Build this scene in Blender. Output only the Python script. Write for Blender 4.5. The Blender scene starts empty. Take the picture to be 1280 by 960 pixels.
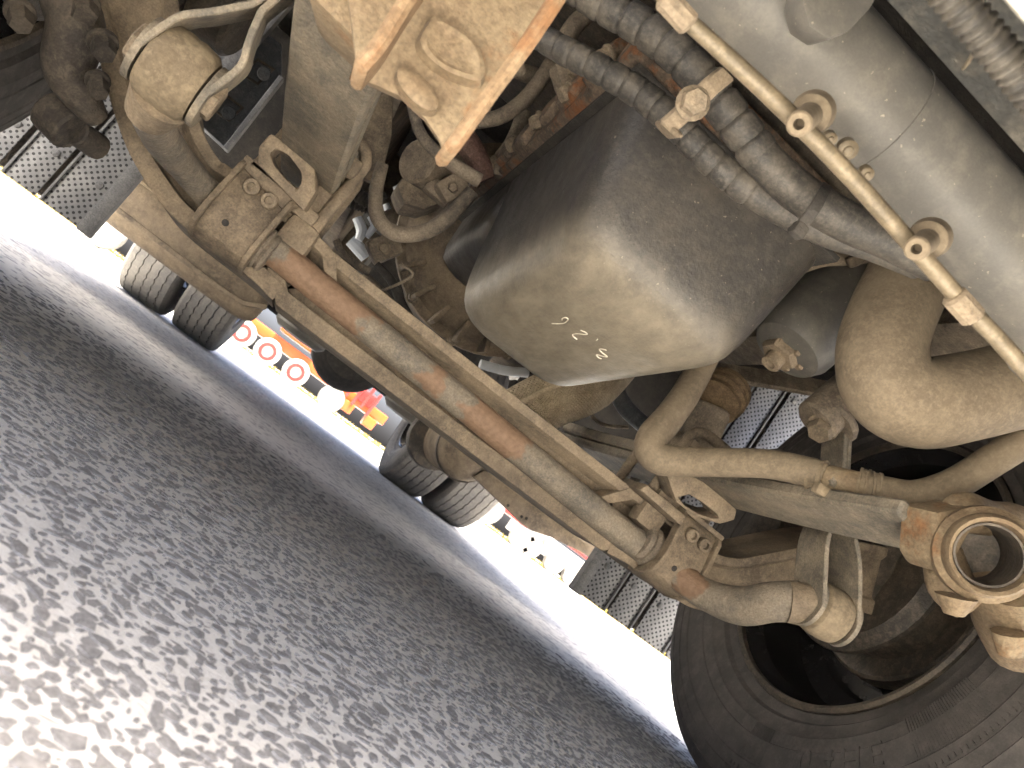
import bpy, bmesh, math, random
from mathutils import Vector, Matrix
random.seed(7)
V = Vector
PI = math.pi
SC = bpy.context.scene
COL = SC.collection

# ------------------------------------------------------------------ camera
CAM = V((-0.258, 0.0, 0.1463)); YAW, PIT, ROLL, FPX = 0.24514, 0.16062, 0.63127, 977.0
F = V((math.sin(YAW)*math.cos(PIT), math.cos(YAW)*math.cos(PIT), math.sin(PIT)))
R0 = V((math.cos(YAW), -math.sin(YAW), 0)); U0 = R0.cross(F)
RR = R0*math.cos(ROLL) + U0*math.sin(ROLL); UU = -R0*math.sin(ROLL) + U0*math.cos(ROLL)
cd = bpy.data.cameras.new('camera'); cam = bpy.data.objects.new('camera', cd); COL.objects.link(cam)
cam.matrix_world = Matrix(((RR.x, UU.x, -F.x, CAM.x), (RR.y, UU.y, -F.y, CAM.y), (RR.z, UU.z, -F.z, CAM.z), (0, 0, 0, 1)))
cd.sensor_width = 36; cd.lens = FPX/1280*36; cd.clip_start = 0.01; cd.clip_end = 2000
cd.dof.use_dof = True; cd.dof.focus_distance = 1.05; cd.dof.aperture_fstop = 14.0
SC.camera = cam

# ------------------------------------------------------------------ sky, sun, exposure
SUN_EL, SUN_AZ = math.radians(75), math.radians(190)     # azimuth from +Y, clockwise: the sun stands in front of the truck
w = bpy.data.worlds.new('World'); SC.world = w; w.use_nodes = True
nt = w.node_tree; bg = nt.nodes['Background']
sky = nt.nodes.new('ShaderNodeTexSky'); sky.sky_type = 'NISHITA'; sky.sun_disc = False
sky.sun_elevation = SUN_EL; sky.sun_rotation = SUN_AZ; sky.dust_density = 7.0; sky.air_density = .5
nt.links.new(sky.outputs[0], bg.inputs[0]); bg.inputs[1].default_value = 0.12
ld = bpy.data.lights.new('sun', 'SUN'); ld.energy = 5.0; ld.angle = math.radians(0.5); ld.color = (1, .965, .91)
sun = bpy.data.objects.new('sun', ld); COL.objects.link(sun)
sd = V((math.sin(SUN_AZ)*math.cos(SUN_EL), math.cos(SUN_AZ)*math.cos(SUN_EL), math.sin(SUN_EL)))
sun.rotation_euler = sd.to_track_quat('Z', 'Y').to_euler(); sun.location = sd*20
SC.view_settings.view_transform = 'Standard'; SC.view_settings.look = 'None'
SC.view_settings.exposure = 3.3; SC.view_settings.gamma = 1.0
SC.cycles.max_bounces = 7; SC.cycles.diffuse_bounces = 4; SC.cycles.glossy_bounces = 2; SC.cycles.use_adaptive_sampling = True; SC.cycles.adaptive_threshold = .03
SC.cycles.use_denoising = True

# ------------------------------------------------------------------ helpers: points
def ray(px, py): return F + RR*((px-640)/FPX) + UU*((480-py)/FPX)
def A(px, py, y):
    d = ray(px, py); return CAM + d*((y-CAM.y)/d.y)
def AX(px, py, x):
    d = ray(px, py); return CAM + d*((x-CAM.x)/d.x)
def AZ(px, py, z):
    d = ray(px, py); return CAM + d*((z-CAM.z)/d.z)
def S(P, r): return r*(P-CAM).dot(F)/FPX          # metres of r pixels at P

# ------------------------------------------------------------------ helpers: materials
MATS = {}
def mat(name, base, dust=None, amt=.5, scale=9, rough=.75, metal=0, bump=.4, fine=160, rust=None, rust_amt=.0, streak=None, speck=None, bdist=.004, spec=.4, grime=0, grain=1):
    if name in MATS: return MATS[name]
    m = bpy.data.materials.new(name); m.use_nodes = True; t = m.node_tree; N, L = t.nodes, t.links
    b = N['Principled BSDF']; b.inputs['Roughness'].default_value = rough; b.inputs['Metallic'].default_value = metal
    b.inputs['Specular IOR Level'].default_value = spec
    tc = N.new('ShaderNodeTexCoord'); src = tc.outputs['Object']
    if streak:
        mp = N.new('ShaderNodeMapping'); mp.inputs['Scale'].default_value = streak; L.new(src, mp.inputs[0]); src2 = mp.outputs[0]
    else: src2 = src
    def noise(sc, det=4, r=.6, s=src):
        n = N.new('ShaderNodeTexNoise'); n.inputs['Scale'].default_value = sc; n.inputs['Detail'].default_value = det
        n.inputs['Roughness'].default_value = r; L.new(s, n.inputs['Vector']); return n.outputs['Fac']
    def ramp(fac, a, bb):
        r = N.new('ShaderNodeMapRange'); r.inputs['From Min'].default_value = a; r.inputs['From Max'].default_value = bb
        r.interpolation_type = 'SMOOTHSTEP'; L.new(fac, r.inputs['Value']); return r.outputs[0]
    def mix(fac, c1, c2):
        x = N.new('ShaderNodeMix'); x.data_type = 'RGBA'
        if isinstance(fac, (int, float)): x.inputs[0].default_value = fac
        else: L.new(fac, x.inputs[0])
        for i, c in ((6, c1), (7, c2)):
            if isinstance(c, tuple): x.inputs[i].default_value = (*c, 1)
            else: L.new(c, x.inputs[i])
        return x.outputs[2]
    col = base
    if dust is not None:
        f = ramp(noise(scale, 5, .68, src2), .62-.5*amt, 1.0-.5*amt)
        col = mix(f, base, dust)
        f2 = ramp(noise(scale*7, 4, .7), .42, .72)
        g = N.new('ShaderNodeMath'); g.operation = 'MULTIPLY'; g.inputs[1].default_value = .5; L.new(f2, g.inputs[0])
        col = mix(g.outputs[0], col, tuple(c*1.35 for c in dust))
    if rust is not None:
        f = ramp(noise(scale*.8+3, 5, .7), .66-.35*rust_amt, .80-.35*rust_amt); col = mix(f, col, rust)
    if grime:
        f = ramp(noise(scale*1.1+2, 5, .7), .5, .78); gm = N.new('ShaderNodeMath'); gm.operation = 'MULTIPLY'; gm.inputs[1].default_value = grime; L.new(f, gm.inputs[0]); col = mix(gm.outputs[0], col, tuple(c*.42 for c in base))
    if speck is not None:
        f = ramp(noise(fine*.8, 2, .5), .70, .76); col = mix(f, col, speck)
    if dust is not None:
        gn = N.new('ShaderNodeMapRange'); gn.inputs['From Min'].default_value = .32; gn.inputs['From Max'].default_value = .68; gn.inputs['To Min'].default_value = 1-.22*grain; gn.inputs['To Max'].default_value = 1+.2*grain
        L.new(noise(fine*2.2, 2, .6), gn.inputs['Value']); mu = N.new('ShaderNodeMix'); mu.data_type = 'RGBA'; mu.blend_type = 'MULTIPLY'; mu.inputs[0].default_value = 1
        L.new(col, mu.inputs[6]); L.new(gn.outputs[0], mu.inputs[7]); col = mu.outputs[2]
    if isinstance(col, tuple): b.inputs['Base Color'].default_value = (*col, 1)
    else: L.new(col, b.inputs['Base Color'])
    if bump:
        bp = N.new('ShaderNodeBump'); bp.inputs['Strength'].default_value = bump; bp.inputs['Distance'].default_value = bdist
        a = N.new('ShaderNodeMath'); a.operation = 'ADD'; L.new(noise(fine, 3, .65), a.inputs[0]); L.new(noise(scale*4, 4, .65), a.inputs[1])
        L.new(a.outputs[0], bp.inputs['Height']); L.new(bp.outputs[0], b.inputs['Normal'])
    rv = N.new('ShaderNodeMapRange'); rv.inputs['To Min'].default_value = max(.05, rough-.15); rv.inputs['To Max'].default_value = min(1, rough+.15)
    L.new(noise(scale*3, 2), rv.inputs['Value']); L.new(rv.outputs[0], b.inputs['Roughness'])
    MATS[name] = m; return m

KH = (.212, .163, .109)            # khaki road dust
M_iron = mat('dusty_iron', (.088, .069, .05), KH, .66, 9, .8, grime=.45, grain=0.9)
M_iron2 = mat('dusty_dark_iron', (.1, .081, .062), (.25, .198, .14), .5, 8, .8, grime=.45)
M_spring = mat('spring_steel', (.10, .088, .07), (.21, .172, .122), .55, 7, .7, streak=(3, 1, 3), grime=.45)
M_rusty = mat('rusty_casting', (.125, .085, .049), (.18, .136, .083), .6, 14, .75, rust=(.17, .085, .036), rust_amt=.32, grime=.5, bump=.4, fine=120)
M_pan = mat('oil_pan_paint', (.034, .031, .028), (.064, .055, .044), .5, 11, .46, bump=.2, fine=220, speck=(.15, .13, .1), grain=0.35)
M_pansmooth = mat('grey_plastic_dusty', (.092, .086, .077), (.13, .117, .097), .5, 6, .5, bump=.08, fine=240, speck=(.24, .21, .165), grain=0.3)
M_rubber = mat('dusty_rubber', (.055, .048, .042), (.21, .17, .125), .62, 10, .85, bump=.15)
M_hose = mat('hose_brown', (.115, .089, .059), (.168, .131, .087), .6, 22, .85, bump=.12, grain=0.3)
M_corr = mat('corrugated_hose_rubber', (.026, .024, .022), (.085, .073, .058), .5, 34, .6, bump=.12)
M_black = mat('black_underside', (.022, .02, .018), (.055, .047, .038), .4, 6, .8)
M_dark = mat('dark_oily_metal', (.04, .034, .028), (.12, .095, .068), .45, 9, .6)
M_bush = mat('bush_rubber_dust', (.11, .084, .053), (.2, .155, .099), .6, 16, .85, bump=.3, fine=90, grain=0.6)
M_tyre = mat('tyre_rubber', (.046, .042, .039), (.088, .078, .07), .5, 6, .8, bump=.1, grain=0.5)
M_tyre2 = mat('tread_rubber', (.11, .105, .098), (.19, .175, .155), .55, 8, .8, bump=.2)
M_rim = mat('black_rim_paint', (.012, .012, .013), (.03, .027, .024), .3, 7, .16, bump=0, spec=.6)
M_bolt = mat('bolt_head', (.11, .086, .06), (.21, .163, .11), .6, 30, .7)
M_pipe = mat('zinc_pipe', (.105, .084, .056), (.19, .15, .098), .5, 15, .5, metal=.2, bump=.15, grain=0.5)
M_wrap = mat('heat_wrap', (.34, .265, .17), (.5, .4, .27), .6, 9, .85)
M_blue = mat('dark_blue_grey_steel', (.045, .052, .06), (.10, .10, .098), .45, 8, .55)
M_cream = mat('cream_bumper_paint', (.42, .39, .33), (.5, .46, .38), .5, 4, .4, bump=.02)
M_white = mat('white_paint', (.3, .29, .26), rough=.4, bump=0)
M_red = mat('red_paint', (.22, .009, .006), (.2, .014, .01), .3, 3, .4, bump=0)
M_orange = mat('orange_paint', (.35, .055, .004), rough=.4, bump=0)
M_yellow = mat('yellow_paint', (.4, .27, .006), rough=.4, bump=0)
M_grey = mat('grey_machine_steel', (.16, .16, .16), (.28, .27, .26), .4, 3, .6, bump=0)
M_chalk = mat('chalk_line', (.6, .55, .45), rough=.9, bump=0)
M_silver = mat('bright_plastic', (.5, .53, .56), rough=.3, bump=0)
M_cab = mat('cab_paint', (.6, .6, .58), rough=.4, bump=0)

# ------------------------------------------------------------------ helpers: meshes
class MB:
    def __init__(s): s.v = []; s.f = []
    def add(s, vs, fs):
        o = len(s.v); s.v += [V(p) for p in vs]; s.f += [[i+o for i in f] for f in fs]; return s
    def build(s, name, m, parent=None, angle=35, label=None, kind=None):
        me = bpy.data.meshes.new(name); me.from_pydata([tuple(p) for p in s.v], [], s.f)
        bm = bmesh.new(); bm.from_mesh(me); bmesh.ops.recalc_face_normals(bm, faces=bm.faces); bm.to_mesh(me); bm.free()
        me.materials.append(m); me.shade_smooth(); me.set_sharp_from_angle(angle=math.radians(angle))
        o = bpy.data.objects.new(name, me); COL.objects.link(o)
        if parent: o.parent = parent
        if label: o['label'] = label
        if kind: o['kind'] = kind
        return o
def empty(name, parent=None, loc=(0, 0, 0), label=None, cat=None, group=None):
    o = bpy.data.objects.new(name, None); COL.objects.link(o); o.location = loc; o.empty_display_size = .1
    if parent: o.parent = parent
    if label: o['label'] = label
    if cat: o['category'] = cat
    if group: o['group'] = group
    return o
def frame(ax):
    ax = V(ax).normalized(); t = V((0, 0, 1)) if abs(ax.z) < .9 else V((1, 0, 0))
    a = ax.cross(t).normalized(); return a, ax.cross(a), ax
def loft(rings, cap=True, closed=False):
    n = len(rings[0]); v = [p for r in rings for p in r]; f = []
    k = len(rings)
    for i in range(k if closed else k-1):
        a, b = i*n, ((i+1) % k)*n
        for j in range(n): f.append([a+j, a+(j+1) % n, b+(j+1) % n, b+j])
    if cap and not closed: f.append(list(range(n))[::-1]); f.append([(k-1)*n+j for j in range(n)])
    return v, f
def cr(pts, sub=8):                      # Catmull-Rom through tuples (any dimension)
    P = [pts[0]] + list(pts) + [pts[-1]]; out = []
    for i in range(1, len(P)-2):
        for s in range(sub):
            t = s/sub
            out.append(tuple(.5*((2*b) + (c-a)*t + (2*a-5*b+4*c-d)*t*t + (3*b-a-3*c+d)*t**3) for a, b, c, d in zip(P[i-1], P[i], P[i+1], P[i+2])))
    out.append(tuple(pts[-1])); return out
def sweep(P, n=14, sx=1, sy=1):          # P list of (x,y,z,r), parallel transport
    pts = [V(p[:3]) for p in P]; rings = []; T = (pts[1]-pts[0]).normalized(); a, b, _ = frame(T)
    for i, p in enumerate(pts):
        t = (pts[min(i+1, len(pts)-1)] - pts[max(i-1, 0)]).normalized()
        q = T.rotation_difference(t); a = q @ a; b = q @ b; T = t; r = P[i][3]
        rings.append([p + a*(math.cos(2*PI*j/n)*r*sx) + b*(math.sin(2*PI*j/n)*r*sy) for j in range(n)])
    return loft(rings)
def corrugate(P, pitch, amp, s0=0, s1=9, step=None, sharp=False):
    out = []; s = 0; step = step or pitch/6; acc = 0
    pts = [V(p[:3]) for p in P]; d = [0]
    for i in range(1, len(P)): d.append(d[-1]+(pts[i]-pts[i-1]).length)
    x = 0; i = 0
    while x < d[-1]:
        while i < len(d)-2 and d[i+1] < x: i += 1
        t = (x-d[i])/max(1e-9, d[i+1]-d[i]); p = pts[i].lerp(pts[i+1], t); r = P[i][3]*(1-t)+P[i+1][3]*t
        if s0 <= x <= s1: 
            c = math.sin(2*PI*x/pitch)
            if sharp: c = 1-2*abs(c)**6 if c < 0 else 1
            r += amp*c
        out.append((p.x, p.y, p.z, r)); x += step
    return out
def pxpath(spec, sub=8):                 # (px, py, y, r_px) -> smooth world path
    q = []
    for px, py, y, r in spec:
        p = A(px, py, y); q.append((p.x, p.y, p.z, S(p, r)))
    return cr(q, sub)
def revolve(prof, c, ax, n=32, a0=0, a1=2*PI, cap=True, closed=False):     # prof: (radius, offset along axis)
    a, b, t = frame(ax); c = V(c); rings = []
    full = abs(a1-a0-2*PI) < 1e-6; m = n if full else n+1
    for r, o in prof: rings.append([c + t*o + (a*math.cos(a0+(a1-a0)*j/n) + b*math.sin(a0+(a1-a0)*j/n))*max(r, 1e-4) for j in range(m)])
    return loft(rings, cap=cap, closed=closed)
def annulus(prof, c, ax, n=32): return revolve(prof, c, ax, n, closed=True)
def cyl(c0, c1, r, n=20, ch=.12, r1=None):
    c0, c1 = V(c0), V(c1); h = (c1-c0).length; r1 = r1 or r; k = min(r, h)*ch
    return revolve([(r-k, 0), (r, k), (r1, h-k), (r1-k, h)], c0, c1-c0, n)
def hexa(c, ax, r, h, n=6): 
    k = h*.15; return revolve([(r, 0), (r, h-k), (r*.88, h)], c, ax, n)
def bm_out(bm):
    bm.verts.index_update(); v = [x.co.copy() for x in bm.verts]; f = [[q.index for q in fc.verts] for fc in bm.faces]; bm.free(); return v, f
def beveled(v, f, w, seg=2):
    bm = bmesh.new(); bv = [bm.verts.new(p) for p in v]
    for x in f: bm.faces.new([bv[i] for i in x])
    bmesh.ops.recalc_face_normals(bm, faces=bm.faces)
    if w > 0: bmesh.ops.bevel(bm, geom=[e for e in bm.edges if e.calc_face_angle(0) > .35], offset=w, segments=seg, affect='EDGES', profile=.6, clamp_overlap=True)
    return bm_out(bm)
def box(c, s, rot=None, w=.004):
    c = V(c); M = rot or Matrix.Identity(3)
    v = [c + M @ V((sx*s[0]/2, sy*s[1]/2, sz*s[2]/2)) for sx in (-1, 1) for sy in (-1, 1) for sz in (-1, 1)]
    f = [[0, 1, 3, 2], [4, 6, 7, 5], [0, 4, 5, 1], [2, 3, 7, 6], [0, 2, 6, 4], [1, 5, 7, 3]]
    return beveled(v, f, w)
def prism(poly, ext, w=.003):
    ext = V(ext); n = len(poly); v = [V(p) for p in poly] + [V(p)+ext for p in poly]
    f = [list(range(n))[::-1], [n+i for i in range(n)]] + [[i, (i+1) % n, n+(i+1) % n, n+i] for i in range(n)]
    return beveled(v, f, w)
def ringprism(outer, inner, ext, w=.003):
    ext = V(ext); n = len(outer); o = [V(p) for p in outer]; q = [V(p) for p in inner]
    v = o + q + [p+ext for p in o] + [p+ext for p in q]; f = []
    for i in range(n):
        j = (i+1) % n
        f += [[i, j, n+j, n+i], [2*n+i, 3*n+i, 3*n+j, 2*n+j], [i, 2*n+i, 2*n+j, j], [n+i, n+j, 3*n+j, 3*n+i]]
    return beveled(v, f, w)
def strap(path, wid, th, w=.0015):       # flat bar along path of points; wid vector, th thickness
    pts = [V(p) for p in path]; rings = []; W = V(wid)
    for i, p in enumerate(pts):
        t = (pts[min(i+1, len(pts)-1)]-pts[max(i-1, 0)]).normalized(); nn = t.cross(W).normalized()*th/2
        rings.append([p-W/2-nn, p+W/2-nn, p+W/2+nn, p-W/2+nn])
    v, f = loft(rings); return beveled(v, f, w, 1)
def rrect(cx, cy, hx, hy, r, n=6):       # rounded rectangle, 2D
    out = []
    for sx, sy, a0 in ((1, 1, 0), (-1, 1, 90), (-1, -1, 180), (1, -1, 270)):
        for k in range(n+1):
            a = math.radians(a0+90*k/n); out.append((cx+sx*(hx-r)+r*math.cos(a), cy+sy*(hy-r)+r*math.sin(a)))
    return out
def part(name, geo, m, parent, label=None, angle=35):
    mb = MB()
    for g in (geo if isinstance(geo, list) else [geo]): mb.add(*g)
    return mb.build(name, m, parent, angle, label)
def bolt(c, ax, r, h, parent, m=None, washer=True, name='bolt'):
    ax = V(ax).normalized(); c = V(c); g = [hexa(c-ax*.002, ax, r, h+.002)]
    if washer: g.append(revolve([(r*1.25, 0), (r*1.25, h*.18), (r*1.2, h*.22)], c-ax*.001, ax, 18))
    return part(name, g, m or M_bolt, parent)
def capbolt(c, ax, r, h, parent, m=None):
    ax = V(ax).normalized(); c = V(c)
    return part('bolt', [revolve([(r, -.002), (r, h*.85), (r*.88, h), (r*.55, h), (r*.5, h*.45), (.0005, h*.4)], c, ax, 12)], m or M_bolt, parent, angle=30)

# ------------------------------------------------------------------ ground
def ground_mat():
    m = bpy.data.materials.new('worn_asphalt'); m.use_nodes = True; t = m.node_tree; N, L = t.nodes, t.links; b = N['Principled BSDF']
    tc = N.new('ShaderNodeTexCoord'); src = tc.outputs['Object']
    def vor(sc, feat):
        v = N.new('ShaderNodeTexVoronoi'); v.feature = feat; v.inputs['Scale'].default_value = sc; L.new(warp, v.inputs['Vector']); return v
    nz = N.new('ShaderNodeTexNoise'); nz.inputs['Scale'].default_value = 55; nz.inputs['Detail'].default_value = 3; L.new(src, nz.inputs['Vector'])
    ma = N.new('ShaderNodeVectorMath'); ma.operation = 'MULTIPLY_ADD'; L.new(nz.outputs['Color'], ma.inputs[0]); ma.inputs[1].default_value = (.014, .014, 0); L.new(src, ma.inputs[2]); warp = ma.outputs[0]
    def chips(sc):
        e, c_ = vor(sc, 'DISTANCE_TO_EDGE'), vor(sc, 'F1')
        sep = N.new('ShaderNodeSeparateColor'); L.new(c_.outputs['Color'], sep.inputs[0])
        th = N.new('ShaderNodeMapRange'); th.inputs['To Min'].default_value = .02; th.inputs['To Max'].default_value = .5; L.new(sep.outputs[0], th.inputs['Value'])
        sb = N.new('ShaderNodeMath'); sb.operation = 'SUBTRACT'; L.new(e.outputs['Distance'], sb.inputs[0]); L.new(th.outputs[0], sb.inputs[1])
        st = N.new('ShaderNodeMapRange'); st.interpolation_type = 'SMOOTHSTEP'; st.inputs['From Min'].default_value = -.03; st.inputs['From Max'].default_value = .06; L.new(sb.outputs[0], st.inputs['Value']); return st.outputs[0]
    yy = N.new('ShaderNodeSeparateXYZ'); L.new(src, yy.inputs[0])
    far = N.new('ShaderNodeMapRange'); far.inputs['From Min'].default_value = .8; far.inputs['From Max'].default_value = 1.8; L.new(yy.outputs[1], far.inputs['Value'])
    stm = N.new('ShaderNodeMix'); L.new(far.outputs[0], stm.inputs[0]); L.new(chips(120), stm.inputs[2]); L.new(chips(46), stm.inputs[3]); stone_mask = stm.outputs[0]
    nf = N.new('ShaderNodeTexNoise'); nf.inputs['Scale'].default_value = 320; nf.inputs['Detail'].default_value = 6; L.new(src, nf.inputs['Vector'])
    nl = N.new('ShaderNodeTexNoise'); nl.inputs['Scale'].default_value = 3.1; nl.inputs['Detail'].default_value = 7; L.new(src, nl.inputs['Vector'])
    def mix(f, c1, c2):
        x = N.new('ShaderNodeMix'); x.data_type = 'RGBA'; L.new(f, x.inputs[0])
        for i, c in ((6, c1), (7, c2)):
            if isinstance(c, tuple): x.inputs[i].default_value = (*c, 1)
            else: L.new(c, x.inputs[i])
        return x.outputs[2]
    matrix = mix(nf.outputs['Fac'], (.43, .41, .36), (.73, .705, .63))
    matrix = mix(nl.outputs['Fac'], matrix, (.58, .555, .485))
    stone = mix(nf.outputs['Fac'], (.145, .14, .128), (.29, .279, .254))
    col = mix(stone_mask, matrix, stone)
    L.new(col, b.inputs['Base Color'])
    hs = N.new('ShaderNodeMath'); hs.operation = 'MULTIPLY_ADD'; L.new(stone_mask, hs.inputs[0]); hs.inputs[1].default_value = .8; L.new(nf.outputs['Fac'], hs.inputs[2])
    bp = N.new('ShaderNodeBump'); bp.inputs['Strength'].default_value = .4; bp.inputs['Distance'].default_value = .004; L.new(hs.outputs[0], bp.inputs['Height']); L.new(bp.outputs[0], b.inputs['Normal'])
    b.inputs['Roughness'].default_value = .6; b.inputs['Specular IOR Level'].default_value = .5
    return m
M_ground = ground_mat()
g = MB(); n = 60
# fine sheet near the truck with gentle unevenness, coarse sheet out to the horizon, all one mesh
xs = [-400, -120, -40, -15, -7] + [-4+i*.16 for i in range(51)] + [7, 15, 40, 120, 400]
ys = [-60, -20, -8, -3] + [-1.5+i*.16 for i in range(57)] + [9, 12, 18, 30, 60, 140, 500]
def gz(x, y): return .004*math.sin(x*2.3+.6)*math.sin(y*1.7) if abs(x) < 4 and -1.5 < y < 7 else 0
vv = [(x, y, gz(x, y)) for y in ys for x in xs]; ff = []
for j in range(len(ys)-1):
    for i in range(len(xs)-1): a = j*len(xs)+i; ff.append([a, a+1, a+1+len(xs), a+len(xs)])
ground = g.add(vv, ff).build('ground', M_ground, kind='structure', label='dusty grey worn asphalt with dark stones showing')
# exposed aggregate: real stone tops a little proud of the dust between them
M_stone = mat('aggregate_stone', (.145, .14, .128), (.29, .279, .254), .5, 60, .6, bump=.35, fine=500, bdist=.0015)
g = MB(); cell = {}
def free(x, y, r):
    i, j = int(x/.03), int(y/.03)
    for a in (-1, 0, 1):
        for b in (-1, 0, 1):
            for (u, v_, q) in cell.get((i+a, j+b), ()):
                if (u-x)**2+(v_-y)**2 < (q+r)**2*.62: return False
    cell.setdefault((i, j), []).append((x, y, r)); return True
cnt = 0
for k in range(70000):
    y = .17 + 1.55*random.random()**1.25; u = random.random()
    x = (-.30-.28*y) + u*((.16+.72*y) - (-.30-.28*y))
    r = random.choice((.0026, .0035, .0048, .006, .0078, .0098))*random.uniform(.8, 1.15)
    if y > .8 and r < .0045: continue
    if y > .8 and random.random() < (y-.8)/.9: continue
    if not free(x, y, r): continue
    nn = random.choice((5, 6, 7)); ph = random.random()*6; el = random.uniform(.5, 1); ca, sa = math.cos(ph), math.sin(ph); base = []; top = []
    for j in range(nn):
        a = 2*PI*j/nn; q = r*random.uniform(.62, 1.3); dx, dy = q*math.cos(a), q*math.sin(a)*el
        X, Y = x+dx*ca-dy*sa, y+dx*sa+dy*ca; z0 = gz(X, Y)
        base.append((X, Y, z0-.002)); X2, Y2 = x+(X-x)*.86, y+(Y-y)*.86; top.append((X2, Y2, z0+.0008+r*.06*random.random()))
    vs = base+top+[(x, y, gz(x, y)+.0011+r*.08)]
    fs = [[j, (j+1) % nn, nn+(j+1) % nn, nn+j] for j in range(nn)] + [[nn+j, nn+(j+1) % nn, 2*nn] for j in range(nn)]
    g.add(vs, fs); cnt += 1
agg = g.build('asphalt_stones', M_stone, kind='stuff', angle=60, label='dark worn stones set in the grey asphalt'); agg['category'] = 'stones'
#PARTS#

# ================================================================== THE TRUCK
truck = empty('truck', label='parked heavy truck seen from underneath, its dusty front axle and engine above the camera', cat='truck')
T = truck
# ---- cab, load body and frame (they shade everything below)
part('cab', [box((0, 1.09, 2.05), (2.4, 1.82, 1.9), w=.03), box((0, .19, .95), (2.4, .05, .6), w=.02)], M_cab, T)
BZ = A(1238, 10, .192).z
bump = part('bumper', [strap(cr([(-1.2, .34, BZ+.16), (-1.0,   .21, BZ+.16), (-.5, .182, BZ+.16), (-.3, .182, BZ+.16), (0, .182, BZ+.16), (.4, .182, BZ+.16), (1.0, .182, BZ+.16), (1.2, .34, BZ+.16)], 4), (0, 0, .32), .02, .006)], M_cream, T, 'cream painted front bumper edge')
part('load_body', [box((0, 4.16, 1.75), (2.5, 3.6, 1.2), w=.02)], M_grey, T)
for s in (-1, 1):
    ol = [(s*.43, y, z) for y, z in ((.35, .72), (6, .72))]
    part('frame_rail', [box((s*.44, 3.2, .86), (.09, 5.6, .27), w=.006)], M_iron2, T)
part('cab_floor', [box((0, 1.08, 1.08), (2.3, 1.82, .03), w=.004)], M_black, T)
for s in (-1, 1): part('inner_wing', [box((s*.66, 1.2, .98), (.04, 1.2, .3), w=.01)], M_black, T)
part('deck', [box((0, 4.15, 1.09), (2.46, 3.6, .08), w=.01)], M_black, T)
part('gap_blocker_box', [box((.80, 3.0, .80), (.5, .5, .56), w=.06)], M_black, T)  # black block added to close the bright sky gap beside the exhaust
for s in (-1, 1): part('front_shade_panel', [box((s*.88, .33, .43), (.7, .03, .42), w=.01)], M_black, T)  # unseen panels added to keep front light off the axle ends
part('gearbox_top', [box((-.05, 2.25, 1.1), (.8, .4, .25), w=.03)], M_black, T)
for s in (-1, 1): part('side_shade_panel', [box((s*1.21, 3.15, .77), (.02, 2.2, .62), w=.004)], M_dark, T)  # panels added to dim the space behind the cab
part('battery_box', [box((-.78, 2.8, .72), (.36, .5, .56), w=.02)], M_black, T)
part('gearbox_casing', [box((0, 2.75, .70), (.5, .7, .42), w=.05)], M_black, T)
part('radiator', [box((0, .66, .98), (.9, .07, .6), w=.01)], M_black, T)
for y in (2.7, 3.9, 5.6): part('cross_member', [box((0, y, .86), (.79, .1, .2), w=.006)], M_iron2, T)

# ---- front axle beam: I section with dropped centre, rising at both ends to the kingpins
YA = 1.222
st = []
prof = [(-.80, .475, .062, .07, .85), (-.74, .45, .06, .068, .85), (-.68, .405, .057, .065, .8), (-.62, .352, .054, .064, .7), (-.565, .308, .05, .063, .5), (-.51, .284, .049, .064, .3),
        (-.47, .279, .052, .072, .2), (-.36, .279, .054, .074, .2), (-.315, .275, .056, .068, .3), (-.28, .273, .0555, .066, .3), (0, .272, .0555, .066, .3)]
prof = prof + [(-x, z, h, d, k) for x, z, h, d, k in prof[-2::-1]]
rings = []
PP = cr(prof, 5)
for i, (x, z, h, d, k) in enumerate(PP):
    a, b = PP[max(0, i-1)], PP[min(len(PP)-1, i+1)]; t = V((b[0]-a[0], 0, b[1]-a[1])).normalized(); nz = V((-t.z, 0, t.x))
    fb, fu = .025, .016; wb = d*k
    sec = [(-d, -h), (d, -h), (d, -h+fb), (wb, -h+fb*1.15), (wb, h-fu*1.6), (d, h-fu), (d, h), (-d, h), (-d, h-fu), (-wb, h-fu*1.6), (-wb, -h+fb*1.15), (-d, -h+fb)]
    rings.append([V((x, YA+yy, z)) + nz*zz for yy, zz in sec])
axle = part('axle_beam', beveled(*loft(rings), .0025, 1), M_iron, T, 'dusty brown forged I beam front axle', angle=40)
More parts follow.
